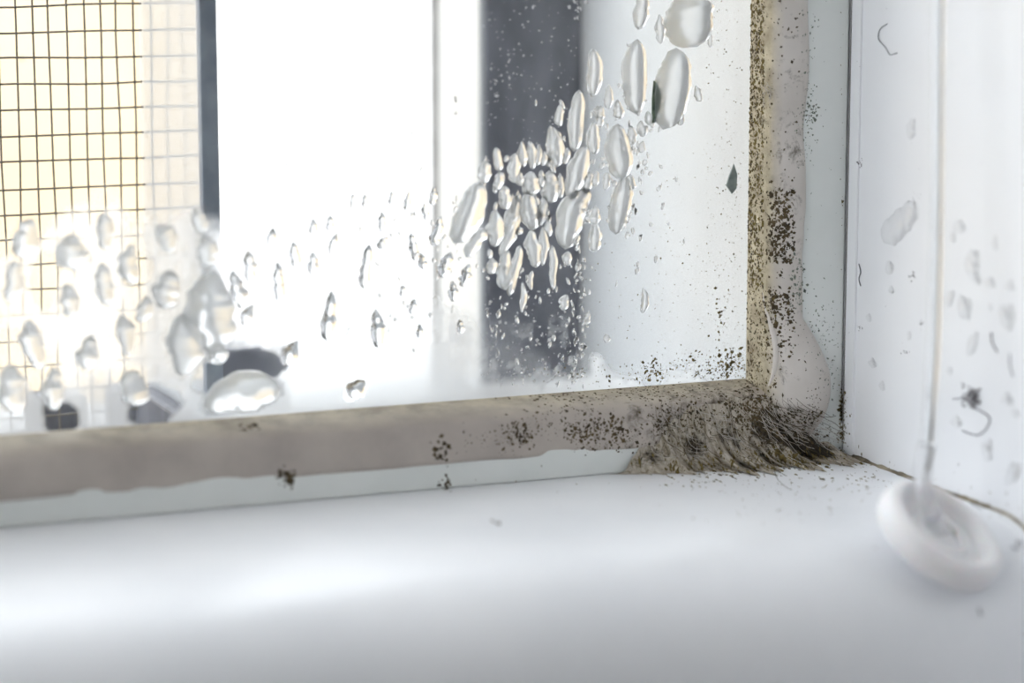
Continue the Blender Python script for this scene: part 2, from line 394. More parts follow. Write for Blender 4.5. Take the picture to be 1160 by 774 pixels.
# interlock fin whose glossy flank mirrors the screen
box('interlock_fin', -49.5, -48.1, 11.0, 31, -22, ZT, M['outer_white'], W, .08)
box('fin_flank', -49.8, -49.45, 11.0, 31, -22, ZT, M['outer_gloss'], W, .05)
def block(px0, px1, ytop, y0, y1, zb):                 # added dark blocks, standing in for the backlit lower frame behind mist holes
    a = on_plane(px0, ytop, (0, 1, 0), y0); b = on_plane(px1, ytop, (0, 1, 0), y0)
    box('rubber_packer', a.x, b.x, y0, y1, zb, (a.z+b.z)/2, M['gasket'], W, .6, 3)
block(36, 100, 450, 33, 37, -22); block(128, 158, 440, 33, 37, -22); block(206, 330, 394, 46, 52, -9)
box('fin_foot', -51.6, -49.75, 12, 28.3, -22, -1.9, M['gasket'], W, .5, 3)  # added dark block so the flank shows dark through the mist hole
box('interlock_seal', -49.75, -48.15, 10.2, 11.1, -22, ZT, M['gasket_blue'], W, .1)  # room-facing fin front, coloured dark as seen against the light

# --- simple rest of the window, outside the photograph
box('left_panel', -1340, XL, -70, 66, -60, ZT, M['panel'], W)
box('top_panel', XL, XR, -70, 66, ZT-20, WZ1, M['panel'], W)

# ------------------------------------------------------------------ insect screen
scr = empty('insect_screen', (-140, 30, -22)); tag(scr, 'dark mesh insect screen outside the glass before the beige wall', 'screen')
PX_, PZ_ = 1.62, 2.45
x = -50.6; k = 0
while x > -170:
    pts = [(x+.16*float(vnoise(z, 11, k+40)), 30+.2*float(vnoise(z, 9, k)), z) for z in np.arange(-20, 102, 4)]
    tube('vertical_wire', pts, .105, M['wire'], scr, 5, len(pts)); x -= PX_; k += 1
z = -19.0; k = 0
while z < 100:
    pts = [(xx, 29.75+.2*float(vnoise(xx, 8, k+70)), z+.14*float(vnoise(xx, 9, k+90))) for xx in np.linspace(-170, -49.9, 40)]
    tube('horizontal_wire', pts, .105, M['wire'], scr, 5, len(pts)); z += PZ_; k += 1
box('screen_rail', -170, -50.2, 28.4, 31.6, -22, -7.5, M['gasket'], scr, .3)

# ------------------------------------------------------------------ water drops
REC = []; DROPS = []   # footprints on the glass for the condensation film
def drop(plane, spine, wpx, label, group, hk=.55, skew=.6, jit=.24, seed=0, ppm=12.2, blunt=.5, water='water'):
    """dome-shaped drop along a spine; plane = (origin, e1, e2, normal) in mm"""
    o, e1, e2, nn = plane
    S2 = []
    for (px, py) in spine:
        p = on_plane(px, py, nn, o.dot(nn))-o; S2.append((p.dot(e1), p.dot(e2)))
    S2 = np.array(S2); Pth = smooth_path(S2, 18)
    T = np.gradient(Pth, axis=0); T /= np.linalg.norm(T, axis=1)[:, None]; Nn = np.stack([-T[:, 1], T[:, 0]], 1)
    L = np.linalg.norm(np.diff(Pth, axis=0), axis=1).sum(); Wd = wpx/ppm/2
    s = np.linspace(0, 1, 18); sk = s**(math.log(.5)/math.log(skew))
    prof_ = np.sin(np.pi*np.clip(sk, 0, 1))**blunt; prof_[0] = prof_[-1] = .0
    wl = Wd*prof_*(1+jit*vnoise(s*L, max(.25, L/6), seed)+jit*.6*vnoise(s*L, max(.1, L/14), seed+3))
    wr = Wd*prof_*(1+jit*vnoise(s*L, max(.25, L/6), seed+50)+jit*.6*vnoise(s*L, max(.1, L/14), seed+53))
    vs = []; nv = 11
    for i in range(18):
        for j in range(nv):
            a = math.pi*j/(nv-1); c = math.cos(a)
            off = c*(wl[i] if c > 0 else wr[i]); h = hk*.5*(wl[i]+wr[i])*math.sin(a)**.8
            q = Pth[i]+Nn[i]*off; vs.append(o+e1*q[0]+e2*q[1]+nn*(.02+h))
    fs = grid_faces(18, nv); fs = [f[::-1] for f in fs]
    for i in range(17): fs.append((i*nv, (i+1)*nv, (i+1)*nv+nv-1, i*nv+nv-1))
    bm = bmesh.new(); bv_ = [bm.verts.new(v) for v in vs]
    for f in fs:
        try: bm.faces.new([bv_[k] for k in f])
        except ValueError: pass
    bmesh.ops.remove_doubles(bm, verts=bm.verts, dist=1e-4); bmesh.ops.dissolve_degenerate(bm, edges=bm.edges, dist=1e-4)
    bmesh.ops.recalc_face_normals(bm, faces=bm.faces); bm.verts.index_update()
    V = [v.co[:] for v in bm.verts]; Fc = [[v.index for v in f.verts] for f in bm.faces]; bm.free()
    ob = mesh('water_drop', V, Fc, M[water if abs(nn.y) > .9 else 'thin_water'])
    ob_px = np.mean(spine, axis=0); REC.append((group, ob, ob_px[0], ob_px[1], wpx, math.hypot(spine[-1][0]-spine[0][0], spine[-1][1]-spine[0][1])))
    if abs(nn.y) > .9: DROPS.append((Pth, (wl+wr)/2))
    return tag(ob, label, 'water drop', group)
GP = (Vector((0, 0, 0)), Vector((1, 0, 0)), Vector((0, 0, 1)), Vector((0, -1, 0)))
PP = (Vector((XR, 0, 0)), Vector((0, -1, 0)), Vector((0, 0, 1)), Vector((-1, 0, 0)))
GBIG = 'large water drops on the window glass'
big = [
 ([(780, -14), (782, 20), (790, 53)], 60, 'broad water drop cut by the top edge, highest on the glass', .3),
 ([(722, 44), (718, 84), (721, 130)], 32, 'tall broad water drop left of the dark green flake', .34),
 ([(766, 54), (764, 92), (751, 147)], 46, 'broad tapering water drop touching the right of the dark green flake', .3),
 ([(700, 140), (699, 168), (706, 204)], 32, 'broad drop directly below the tall drop beside the green flake', .36),
 ([(708, 198), (703, 228), (697, 266)], 27, 'pointed water drop at the right edge of the crowded cluster', .4),
 ([(664, 166), (655, 190), (645, 226)], 25, 'large leaning drop on the right part of the dark seal', .45),
 ([(668, 214), (648, 240), (640, 283)], 34, 'heart-shaped pointed drop low on the right edge of the dark seal', .4),
 ([(545, 206), (533, 238), (514, 276)], 33, 'large slanting drop at the left edge of the dark seal', .45),
 ([(656, 102), (653, 132), (650, 172)], 20, 'tall upright drop topmost over the right edge of the dark seal', .45),
 ([(671, 55), (674, 80), (670, 110)], 20, 'tall rounded drop just right of the upper dark seal', .4),
 ([(728, -6), (727, 10), (723, 34)], 19, 'drop left of the highest broad drop near the top edge', .4),
 ([(230, 462), (270, 446), (318, 440)], 44, 'long humped drop lying along the foot of the glass', .5),
]
for i, (sp, wp, lb, hk) in enumerate(big): drop(GP, sp, wp, lb, GBIG, hk=hk, seed=i, skew=.55, blunt=.42, jit=.13)
g1 = 'slender drops crowded over the dark seal'
l1 = 'slender upright water drop in the crowd over the dark seal'
clus = [  # zoom of the cluster, origin (540,100), scale 4.84
 (460, 90, 455, 210, 45), (445, 235, 460, 285, 36), (403, 205, 437, 435, 82), (575, 215, 572, 265, 32), (640, 185, 650, 365, 66), (497, 325, 468, 415, 40),
 (622, 452, 586, 580, 50), (455, 465, 460, 605, 38), (395, 450, 408, 630, 88), (353, 450, 352, 545, 34), (248, 288, 252, 435, 42), (287, 288, 305, 445, 48),
 (338, 305, 328, 425, 32), (370, 345, 358, 425, 32), (103, 325, 126, 455, 46), (211, 355, 203, 520, 58), (240, 460, 252, 535, 42), (45, 395, 45, 520, 64),
 (125, 455, 98, 560, 46), (296, 455, 308, 590, 78), (148, 535, 164, 665, 62), (372, 585, 338, 760, 50), (275, 555, 315, 780, 96), (222, 585, 160, 800, 66),
 (680, 95, 678, 215, 46), (650, 640, 636, 750, 50), (715, 460, 700, 560, 40), (660, 450, 648, 540, 36)]
for i, (a, b, c, d, w_) in enumerate(clus):
    sp = [(540+a/4.84, 100+b/4.84), (540+(a+c)/9.68+random.uniform(-2, 2), 100+(b+d)/9.68), (540+c/4.84, 100+d/4.84)]
    drop(GP, sp, w_/4.84*1.22, l1, g1, hk=random.uniform(.45, .65), seed=100+i, skew=random.uniform(.5, .62), blunt=.5)
g2 = 'drops at the lower end of the crowd'
l2 = 'narrow water drop hanging at the lower end of the crowded cluster'
low = [  # zoom origin (480,180), scale 4.3
 (350, 245, 350, 430, 80), (465, 190, 375, 480, 60), (520, 345, 550, 530, 76), (580, 330, 578, 520, 40), (405, 440, 395, 640, 80), (470, 420, 415, 670, 52),
 (480, 600, 475, 750, 28), (530, 545, 522, 640, 28), (625, 420, 630, 640, 40), (835, 300, 828, 455, 66), (760, 370, 730, 420, 44), (595, 200, 560, 330, 44),
 (300, 340, 205, 480, 70), (605, 300, 610, 380, 36), (460, 330, 450, 370, 36), (700, 450, 705, 520, 40), (695, 660, 680, 740, 42), (990, 300, 965, 345, 30), (330, 480, 320, 560, 50), (720, 165, 740, 195, 60)]
for i, (a, b, c, d, w_) in enumerate(low):
    sp = [(480+a/4.3, 180+b/4.3), (480+(a+c)/8.6+random.uniform(-2, 2), 180+(b+d)/8.6), (480+c/4.3, 180+d/4.3)]
    drop(GP, sp, w_/4.3*1.12, l2, g2, hk=random.uniform(.45, .65), seed=200+i, skew=random.uniform(.48, .6))
g3 = 'small drops among the large ones right of the dark seal'
l3 = 'small water drop among the broad drops right of the dark seal'
for i, (a, b, c, d, w_) in enumerate([(375, 55, 380, 175, 46), (175, 335, 172, 435, 42), (208, 395, 218, 475, 44), (262, 500, 268, 580, 50), (300, 480, 312, 545, 44), (330, 440, 336, 500, 34), (455, 440, 460, 500, 40), (520, 340, 540, 405, 34), (130, 420, 128, 470, 40), (255, 690, 262, 760, 50), (310, 560, 300, 610, 34), (575, 110, 578, 190, 20)]):
    drop(GP, [(640+a/3.517, b/3.517), (640+c/3.517, d/3.517)], w_/3.517, l3, g3, hk=.42, seed=300+i)
g4 = 'scattered streaky drops left of the dark seal'
l4 = 'out-of-focus narrow water drop on the misty glass left of the dark seal'
for i, (px, py, h, w_, lean) in enumerate([(468, 280, 34, 10, 3), (462, 228, 24, 8, -2), (482, 240, 22, 8, 2), (490, 222, 20, 7, -2), (432, 252, 26, 9, 0), (494, 262, 34, 12, -5),
  (415, 302, 52, 14, -3), (373, 358, 58, 15, -3), (316, 320, 48, 13, 2), (334, 289, 32, 11, 3), (354, 299, 28, 11, 0), (283, 302, 38, 13, 2), (307, 269, 24, 10, -2), (269, 328, 44, 16, 6),
  (281, 357, 24, 12, -6), (354, 257, 20, 9, 0), (373, 253, 20, 9, 0), (378, 277, 28, 9, -4), (443, 225, 18, 8, 0), (399, 228, 18, 8, 0), (413, 228, 18, 8, 0), (428, 372, 46, 15, 3),
  (467, 347, 18, 8, -2), (505, 300, 30, 14, -6), (512, 330, 24, 10, 0), (456, 330, 16, 8, 0), (434, 275, 14, 10, -6), (330, 400, 30, 16, -8), (478, 296, 20, 10, 2), (527, 312, 26, 12, -4), (475, 375, 18, 9, 0), (520, 370, 16, 8, 0), (404, 440, 18, 18, -10)]):
    drop(GP, [(px-lean, py-h/2), (px+random.uniform(-1, 1), py), (px+lean, py+h/2)], w_*1.15, l4, g4, hk=.85, seed=400+i, water='clear_water')
g5 = 'broad blurred drops on the misty glass before the screen'
l5 = 'broad blurred water drop on the misty glass at the lower left'
for i, (px, py, h, w_, lean) in enumerate([(243, 352, 74, 42, 8), (206, 390, 62, 36, -6), (190, 328, 40, 24, 0), (150, 300, 44, 26, 0), (118, 262, 36, 22, 2), (86, 286, 40, 26, 0), (30, 270, 44, 24, 0),
   (12, 318, 46, 24, 0), (118, 322, 40, 22, 2), (75, 340, 46, 24, -2), (140, 380, 48, 24, 0), (100, 400, 46, 26, 0), (40, 390, 50, 26, 2), (60, 440, 44, 26, 0), (150, 440, 40, 26, 4), (15, 440, 50, 24, 0), (185, 270, 34, 20, 2), (232, 285, 40, 22, 3), (250, 400, 30, 20, 6), (225, 250, 30, 16, 0), (160, 350, 30, 18, 0)]):
    lean += random.uniform(-7, 7); h *= random.uniform(.8, 1.3); drop(GP, [(px-lean, py-h/2), (px+random.uniform(-5, 5), py), (px+lean, py+h/2)], w_*random.uniform(.8, 1.3), l5, g5, hk=random.uniform(.2, .4), seed=500+i, skew=.55)
drop(GP, [(728, 326), (731, 340), (727, 355)], 11, 'single small drop alone on the pale glass right of the seal', 'lone drops on the pale glass', hk=.5, seed=601)
drop(GP, [(667, 352), (664, 368)], 8, 'tiny drop at the lower right edge of the dark seal', 'lone drops on the pale glass', hk=.5, seed=602)
drop(GP, [(686, 378), (688, 388)], 9, 'tiny round drop low on the pale glass below the lone drop', 'lone drops on the pale glass', hk=.5, seed=603)
# on the side panel: (px, py, h, w, lean)
g6 = 'drops on the white side panel'
drop(PP, [(1042, 236), (1020, 254), (998, 268)], 34, 'largest flat water drop on the side panel left of the cord', g6, hk=.28, seed=700, skew=.45, blunt=.4)
l6 = 'small clear water drop on the white side panel beside the cord'
for i, (px, py, h, w_, lean) in enumerate([(1008, 303, 15, 12, 2), (1103, 298, 28, 20, -6), (1088, 256, 16, 14, 0), (1080, 268, 12, 8, -2), (1122, 320, 13, 13, 0), (1108, 318, 10, 9, 0), (1145, 323, 13, 11, 0), (1077, 338, 18, 10, -5),
   (1094, 348, 9, 18, -8), (1142, 358, 22, 20, -6), (1102, 389, 14, 22, 4), (1010, 328, 9, 8, 0), (1033, 145, 22, 14, -4), (1122, 348, 10, 6, 0), (1141, 452, 16, 14, 0), (1150, 468, 11, 10, 0), (1084, 478, 15, 14, 0), (989, 411, 12, 11, 0), (1120, 510, 22, 14, -4), (1148, 535, 20, 22, 4), (1076, 420, 10, 9, 0), (1000, 437, 12, 9, 0), (1128, 275, 18, 7, 0), (985, 360, 10, 9, 0), (1030, 380, 9, 8, 2)]):
    drop(PP, [(px-lean, py-h/2), (px, py), (px+lean, py+h/2)], w_*1.5, l6, g6, hk=.22, seed=720+i)

# fine droplets between the drops, too small to pick apart
V, Fc = [], []
def bead_of_water(px, py, rx, rz):
    p = on_plane(px, py, (0, 1, 0), 0)
    if p.x > -.6 or p.z < .5: return
    k0 = len(V); ns = 9; ln = random.uniform(-.35, .35)
    ph = [random.uniform(.75, 1.2) for _ in range(ns)]
    for (f, h) in ((1, 0), (.92, .35), (.6, .8)):
        for q in range(ns):
            a = 2*math.pi*q/ns; dx, dz = rx*f*math.cos(a)*ph[q], rz*f*math.sin(a)*ph[q]
            V.append((p.x+dx+ln*dz, -.015-h*.6*rx, p.z+dz))
    V.append((p.x, -.015-.6*rx, p.z)); V.append((p.x, -.015, p.z))
    for b in (0, ns):
        for q in range(ns): Fc.append((k0+b+q, k0+b+(q+1) % ns, k0+b+ns+(q+1) % ns, k0+b+ns+q))
    for q in range(ns):
        Fc.append((k0+2*ns+q, k0+2*ns+(q+1) % ns, k0+3*ns)); Fc.append((k0+(q+1) % ns, k0+q, k0+3*ns+1))
for _ in range(60): bead_of_water(random.uniform(545, 668), random.gauss(225, 42), random.uniform(.08, .3), random.uniform(.2, .6))
for _ in range(90): bead_of_water(random.gauss(715, 22), random.gauss(190, 60), random.uniform(.08, .28), random.uniform(.12, .4))
for _ in range(70): bead_of_water(random.gauss(655, 6), random.uniform(260, 440), random.uniform(.06, .22), random.uniform(.1, .35))
for _ in range(60): bead_of_water(random.uniform(545, 660), random.uniform(300, 440), random.uniform(.06, .22), random.uniform(.1, .4))
for _ in range(60): bead_of_water(random.gauss(475, 40), random.gauss(290, 50), random.uniform(.08, .22), random.uniform(.15, .4))
tag(mesh('fine_droplets', V, Fc, M['water']), 'fine droplets speckled between the larger drops on the glass', 'water', kind='stuff')

# ------------------------------------------------------------------ condensation film on the glass
fx = np.arange(-118, .05, .25); fz = np.arange(.05, 42, .25)
X, Z = np.meshgrid(fx, fz, indexing='ij')
N1 = vnoise2(X, Z, 3.2, 1)*.55+vnoise2(X, Z, 1.4, 2)*.3+vnoise2(X, Z, .6, 3)*.15
top = np.interp(X, [-78, -62, -50, -40, -30, -24, -12, 0], [19.5, 19.5, 18.5, 14.5, 10, 6, 2.5, 1.6])+(N1-.5)*7
fog = .86*sstep(0, 3.5, top-Z)
fog *= 1-.30*sstep(.5, .68, vnoise2(X*1.7, Z*.8, 1.2, 8))*sstep(2.5, 6, Z)
fog *= 1-.75*sstep(-30, -26, X)*(1-sstep(-16.5, -15.5, X))*sstep(.9, 2.2, Z)           # the dark post front stays visible
fog = np.maximum(fog, .5*sstep(.45, .75, .6*vnoise2(X*1.3, Z*.6, .9, 17)+.4*vnoise2(X, Z, .35, 18))*sstep(-29, -27, X)*(1-sstep(-18, -17, X))*(1-sstep(3, 9, Z)))
fog = np.maximum(fog, .10*sstep(-17.5, -16.8, X))
def clear_hole(px, py, rx, rz, k=1.0):
    p = on_plane(px, py, (0, 1, 0), 0); d = ((X-p.x)/rx)**2+((Z-p.z)/rz)**2+(N1-.5)*2.0
    return 1-k*(1-sstep(.6, 1.1, d))
for a in ((70, 472, 1.7, 1.6, .95), (170, 463, 2.5, 1.9, .95), (245, 428, 2.0, 1.6, .9), (290, 412, 2.3, 1.3, .95), (265, 415, 2.6, 1.3, .9), (52, 318, 1.3, 2.4, .85), (158, 303, 1.6, 1.8, .8), (15, 400, 2.5, 2.0, .5), (50, 420, 1.6, 2.0, .5), (10, 262, 3, 1.8, .6), (240, 345, 1.5, 2.3, .5)):
    fog *= clear_hole(*a)
for Pth, wv in DROPS:
    x0, x1, z0, z1 = Pth[:, 0].min()-3, Pth[:, 0].max()+3, Pth[:, 1].min()-3, Pth[:, 1].max()+3
    ii = np.where((fx > x0) & (fx < x1))[0]; jj = np.where((fz > z0) & (fz < z1))[0]
    if len(ii) == 0 or len(jj) == 0: continue
    sub = np.ix_(ii, jj); xx, zz_ = X[sub], Z[sub]; dm = np.full(xx.shape, 9.)
    for (a, b), ww in zip(Pth, wv): dm = np.minimum(dm, np.hypot(xx-a, zz_-b)-ww)
    lim = .55 if Pth[:, 0].mean() < -48 else .08
    fog[sub] = np.where(dm < .0, np.minimum(fog[sub], lim+0*dm), fog[sub])
nv = len(fz)
film = mesh('condensation_film', np.stack([X.ravel(), np.full(X.size, -.012), Z.ravel()], 1), grid_faces(len(fx), nv), M['fog'], W, attrs={'fog': np.clip(fog, 0, 1).ravel()})
film['label'] = 'patchy white mist on the lower glass'; film['kind'] = 'stuff'

# ------------------------------------------------------------------ mould
# matted fillet flowing from the bottom bead over the strip on to the sill near the corner
xs = np.linspace(-17, 5.6, 300); nv = 20
vs, uv, st = [], [], []
for i, x in enumerate(xs):
    k = float(np.clip(sstep(-17, -4.5, x)+.12*vnoise(x, .9, 61)*sstep(-16.5, -12.5, x), 0, 1)); L = .02+5.0*k*(1+.32*float(vnoise(x, 2.1, 31))+.30*float(vnoise(x, .8, 32))+.28*float(vnoise(x, .33, 35)))*(1-.65*float(sstep(2.5, 7.5, x)))
    wob = .25*float(vnoise(x, 2.6, 33))+.15*float(vnoise(x, .9, 34))
    P0 = np.array([-4.35, -.9-5.9*(1-k)**1.6+.3*float(vnoise(x, 1.3, 36))-4.9*float(sstep(1.6, 5.2, x))]); P3 = np.array([-4.75-L, SZ+.03]); P1 = np.array([-4.7-.6*k, -5.2+.6*k]); P2 = np.array([-4.95-.35*L*k, SZ+.35])
    kk = min(1.0, k*4); P0, P1, P2 = (P3*(1-kk)+q_*kk for q_ in (P0, P1, P2))
    for j in range(nv):
        u = j/(nv-1); b = (1-u)**3*P0+3*(1-u)**2*u*P1+3*(1-u)*u*u*P2+u**3*P3
        lift = (.18*k)*math.sin(math.pi*u)*(1+wob*2)
        vs.append((x+2.4*k*u*u, b[0]-lift-(.12*k if u < 1 else 0), b[1]+lift*.35*(u > .3)))
        uv.append((x/24, u)); 
        dark = .05+sum(a_*math.exp(-((x-cx)/sx)**2-((u-cu)/su)**2) for cx, cu, sx, su, a_ in ((1.4, .36, 1.9, .26, 1.25), (3.4, .5, 1.6, .22, 1.1), (-1.6, .3, 1.3, .2, .6), (-4.8, .35, 1.2, .22, .6), (-8.4, .4, 1.5, .25, .65), (-12.5, .45, 1.6, .25, .6), (-16, .4, 1.3, .3, .5), (.5, .75, 4, .1, .45), (-6, .8, 3, .1, .45)))
        st.append(dark)
mat_o = tag(mesh('mould_mat', vs, grid_faces(len(xs), nv), M['mat'], attrs={'stain': st}, uv=uv), 'matted brown mould fringe flowing on to the sill in the corner', 'mould', kind='stuff')

bvS = surf_bvh([bead_r, bead_b, rail, panel, mat_o, bpy.data.objects['side_frame_strip'], bpy.data.objects['bottom_frame_strip'], bpy.data.objects['panel_edge_rib']])
def gl_hit(px, py):
    p = on_plane(px, py, (0, 1, 0), -.02); return p, Vector((0, -1, 0))
OCT = np.array([(1, 0, 0), (0, 1, 0), (-1, 0, 0), (0, -1, 0), (0, 0, 1), (0, 0, -1)], float)
OF = [(0, 1, 4), (1, 2, 4), (2, 3, 4), (3, 0, 4), (1, 0, 5), (2, 1, 5), (3, 2, 5), (0, 3, 5)]
def specks(name, clusters, mat, label, cat, glass_only=False, flat=.45, stretch=1.0):
    """clusters: (px, py, sx, sy, count, rmin, rmax) or box ('b', x0, x1, y0, y1, count, rmin, rmax); radii in mm"""
    V, Fc = [], []
    for c in clusters:
        n_ = c[5] if c[0] == 'b' else c[4]
        for _ in range(n_):
            if c[0] == 'b': px, py = random.uniform(c[1], c[2]), random.uniform(c[3], c[4])
            else: px, py = random.gauss(c[0], c[2]), random.gauss(c[1], c[3])
            h, nn = gl_hit(px, py) if glass_only else hit(px, py, bvS)
            if h is None: continue
            if glass_only and (h.x > -.05 or h.z < 0.2): continue
            if nn.dot(CAM-h) < 0: nn = -nn
            r = c[-2]+(c[-1]-c[-2])*random.random()**2.2
            a = nn.orthogonal().normalized(); b = nn.cross(a); q = random.uniform(0, 6.28)
            a, b = a*math.cos(q)+b*math.sin(q), b*math.cos(q)-a*math.sin(q)
            k0 = len(V); ra, rb = r*random.uniform(.7, 1.5), r*random.uniform(.5, 1.1)
            if stretch != 1.0: a = Vector((1, 0, 0)) if abs(nn.x) < .5 else Vector((0, 1, 0)); a = (a-nn*a.dot(nn)).normalized(); b = nn.cross(a); b, a = a, b; ra *= stretch
            for o_ in OCT: V.append(h+a*(ra*o_[0]*random.uniform(.7, 1.25))+b*(rb*o_[1]*random.uniform(.7, 1.25))+nn*(r*flat*o_[2]))
            Fc += [[k0+i for i in f] for f in OF]
    return tag(mesh(name, V, Fc, mat), label, cat, kind='stuff')
specks('mould_specks', [('b', 846, 852, 0, 440, 520, .05, .2), ('b', 850, 866, 0, 150, 420, .05, .2), ('b', 850, 864, 150, 440, 380, .05, .18), ('b', 868, 900, 215, 300, 330, .05, .24), (885, 255, 9, 20, 160, .06, .26),
  ('b', 866, 900, 330, 400, 170, .05, .22), (879, 350, 9, 14, 90, .06, .28), ('b', 866, 906, 0, 220, 70, .05, .18), (878, 480, 12, 14, 120, .06, .3), (905, 478, 14, 8, 130, .06, .28), (875, 300, 12, 30, 50, .05, .2), (868, 120, 4, 60, 60, .05, .16), (893, 395, 12, 14, 40, .05, .16), (920, 455, 5, 18, 40, .05, .12)],
  M['mould'], 'dark mould specks dotted over the upright silicone bead', 'mould')
specks('olive_mould', [('b', 847, 865, 0, 330, 1100, .05, .24), ('b', 850, 880, 330, 440, 220, .05, .16)], M['olive'], 'olive mould crust on the lit inner edge of the upright bead', 'mould')
specks('frame_mould', [(915, 60, 6, 50, 60, .04, .14), (917, 125, 5, 16, 90, .05, .16), (910, 160, 7, 14, 40, .04, .13), (905, 310, 5, 14, 60, .05, .2), (905, 335, 4, 10, 40, .05, .18), (930, 375, 12, 18, 120, .04, .1), (940, 420, 6, 16, 50, .04, .13), (928, 490, 12, 10, 60, .04, .12), ('b', 905, 950, 0, 480, 40, .03, .09)],
  M['grey_mould'], 'faint grey green mould speckles on the narrow frame strip', 'mould')
specks('gap_mould', [('b', 951, 957, 440, 500, 130, .05, .17), (954, 465, 2, 14, 80, .05, .2), (955, 490, 4, 12, 40, .05, .15), (955, 228, 1, 3, 8, .05, .13), ('b', 952, 955, 0, 500, 26, .04, .08)], M['olive'], 'olive mould along the upright joint beside the side panel', 'mould')
specks('glass_mould', [('b', 690, 842, 412, 430, 90, .04, .12), (815, 415, 26, 12, 170, .04, .15), ('b', 800, 843, 0, 430, 330, .03, .1), (780, 418, 40, 8, 90, .04, .13), (735, 420, 10, 8, 60, .06, .24), (818, 362, 5, 14, 40, .05, .18), (830, 410, 10, 10, 80, .06, .24), (760, 330, 45, 60, 120, .03, .1), (700, 300, 30, 60, 60, .03, .09), ('b', 740, 840, 150, 390, 160, .03, .07), (660, 425, 40, 8, 60, .04, .14)],
  M['olive'], 'brown mould specks sprinkled on the glass near the corner', 'mould', True)
specks('bead_mould', [(585, 497, 13, 8, 150, .05, .2), (660, 490, 14, 10, 190, .05, .2), (698, 490, 12, 10, 190, .05, .2), (640, 478, 40, 10, 120, .04, .12), (545, 500, 30, 8, 40, .04, .12), (752, 478, 13, 15, 130, .06, .2), (735, 445, 30, 6, 120, .05, .18), (790, 470, 22, 16, 150, .05, .18), (835, 465, 15, 18, 200, .05, .2), (862, 468, 9, 17, 330, .06, .24), (640, 455, 26, 8, 90, .06, .2), (325, 540, 6, 6, 50, .08, .35), (505, 548, 3, 5, 20, .1, .3), (500, 510, 5, 7, 24, .08, .3), (285, 483, 8, 2, 20, .1, .35), (820, 500, 40, 10, 90, .05, .18), (900, 500, 26, 8, 110, .05, .2), ('b', 560, 850, 436, 452, 240, .05, .18)],
  M['mould'], 'black mould blotches along the bottom silicone bead', 'mould')
specks('sill_mould', [(830, 530, 50, 8, 200, .06, .26), (905, 522, 30, 7, 170, .06, .26), (790, 545, 26, 6, 30, .05, .2), (960, 540, 26, 10, 60, .05, .17), (1000, 550, 30, 10, 40, .04, .12), (875, 560, 40, 14, 36, .05, .14), (940, 578, 3, 3, 4, .1, .2), (1100, 575, 40, 14, 40, .04, .12), ('b', 780, 1000, 520, 600, 60, .04, .12), (700, 560, 80, 14, 16, .05, .14), (560, 590, 3, 2, 4, .1, .3), ('b', 950, 1150, 520, 640, 30, .03, .09)],
  M['olive'], 'olive and brown mould crumbs strewn on the sill by the corner', 'mould', stretch=1.8)
specks('panel_dirt', [(974, 185, 1.5, 2, 14, .05, .14), (1034, 312, 2, 3, 14, .05, .14), (1044, 367, 1.5, 2, 12, .05, .13), (974, 372, 1.5, 2, 12, .05, .12), (1026, 398, 2, 2, 8, .05, .12), (1038, 225, 4, 3, 8, .04, .1), ('b', 970, 1155, 0, 520, 26, .03, .07)], M['dust'], 'tiny dark dirt dots on the white side panel', 'dirt')
specks('glass_residue', [('b', 546, 656, 0, 200, 130, .04, .14), ('b', 244, 264, 0, 220, 60, .04, .12), ('b', 545, 660, 330, 440, 200, .05, .22), (655, 8, 4, 6, 20, .1, .25), (570, 80, 12, 26, 24, .08, .2), (600, 60, 34, 50, 50, .05, .14)], M['white_speck'], 'white dusty residue specks on the glass before the dark seal', 'residue', True, flat=.15)

# fuzzy threads matted in the corner
V, Fc = [], []
def strand(p0, p1, bow, r, surf=bvS):
    a = np.array(p0, float); b = np.array(p1, float); pts = []
    m = (a+b)/2+np.array(bow)
    for s in np.linspace(0, 1, 7):
        q = (1-s)**2*a+2*s*(1-s)*m+s*s*b
        h, nn = hit(q[0], q[1], surf)
        if h is None: continue
        if nn.dot(CAM-h) < 0: nn = -nn
        if pts and (np.array(h)-pts[-1]).dot((np.array(h)-pts[-1])) > 30: break
        pts.append(np.array(h)+np.array(nn)*(.06+.18*math.sin(3.14*s)*random.random()))
    return pts
def strands(lst_n, gen, mat, name, label):
    V, Fc = [], []
    for _ in range(lst_n):
        pts = strand(*gen())
        if len(pts) < 3: continue
        v, f = tube_data(pts, random.uniform(.012, .026), 4, len(pts)*2); k0 = len(V); V += v; Fc += [[k0+i for i in ff] for ff in f]
    return tag(mesh(name, V, Fc, mat), label, 'mould', kind='stuff')
def gen_a():
    x = random.uniform(730, 890); y = random.uniform(450, 510); q = random.uniform(.25, 1)
    return (x, y), (x+q*random.uniform(10, 70), y+q*random.uniform(15, 50)), (random.uniform(-18, -4), random.uniform(4, 14)), .03
def gen_b():
    x = random.uniform(855, 915); y = random.uniform(450, 490)
    return (x, y), (x+random.uniform(10, 50), y+random.uniform(10, 34)), (random.uniform(-10, 6), random.uniform(-2, 14)), .03
strands(45, gen_a, M['pale_fibre'], 'mould_threads', 'pale fuzzy threads sweeping down over the mould fringe')
strands(55, gen_b, M['pale_fibre'], 'corner_threads', 'pale fuzzy threads tangled in the darkest corner below the blob')
strands(90, lambda: gen_a() if random.random() < .6 else gen_b(), M['mould'], 'dark_threads', 'dark mould threads mixed into the fringe at the corner')
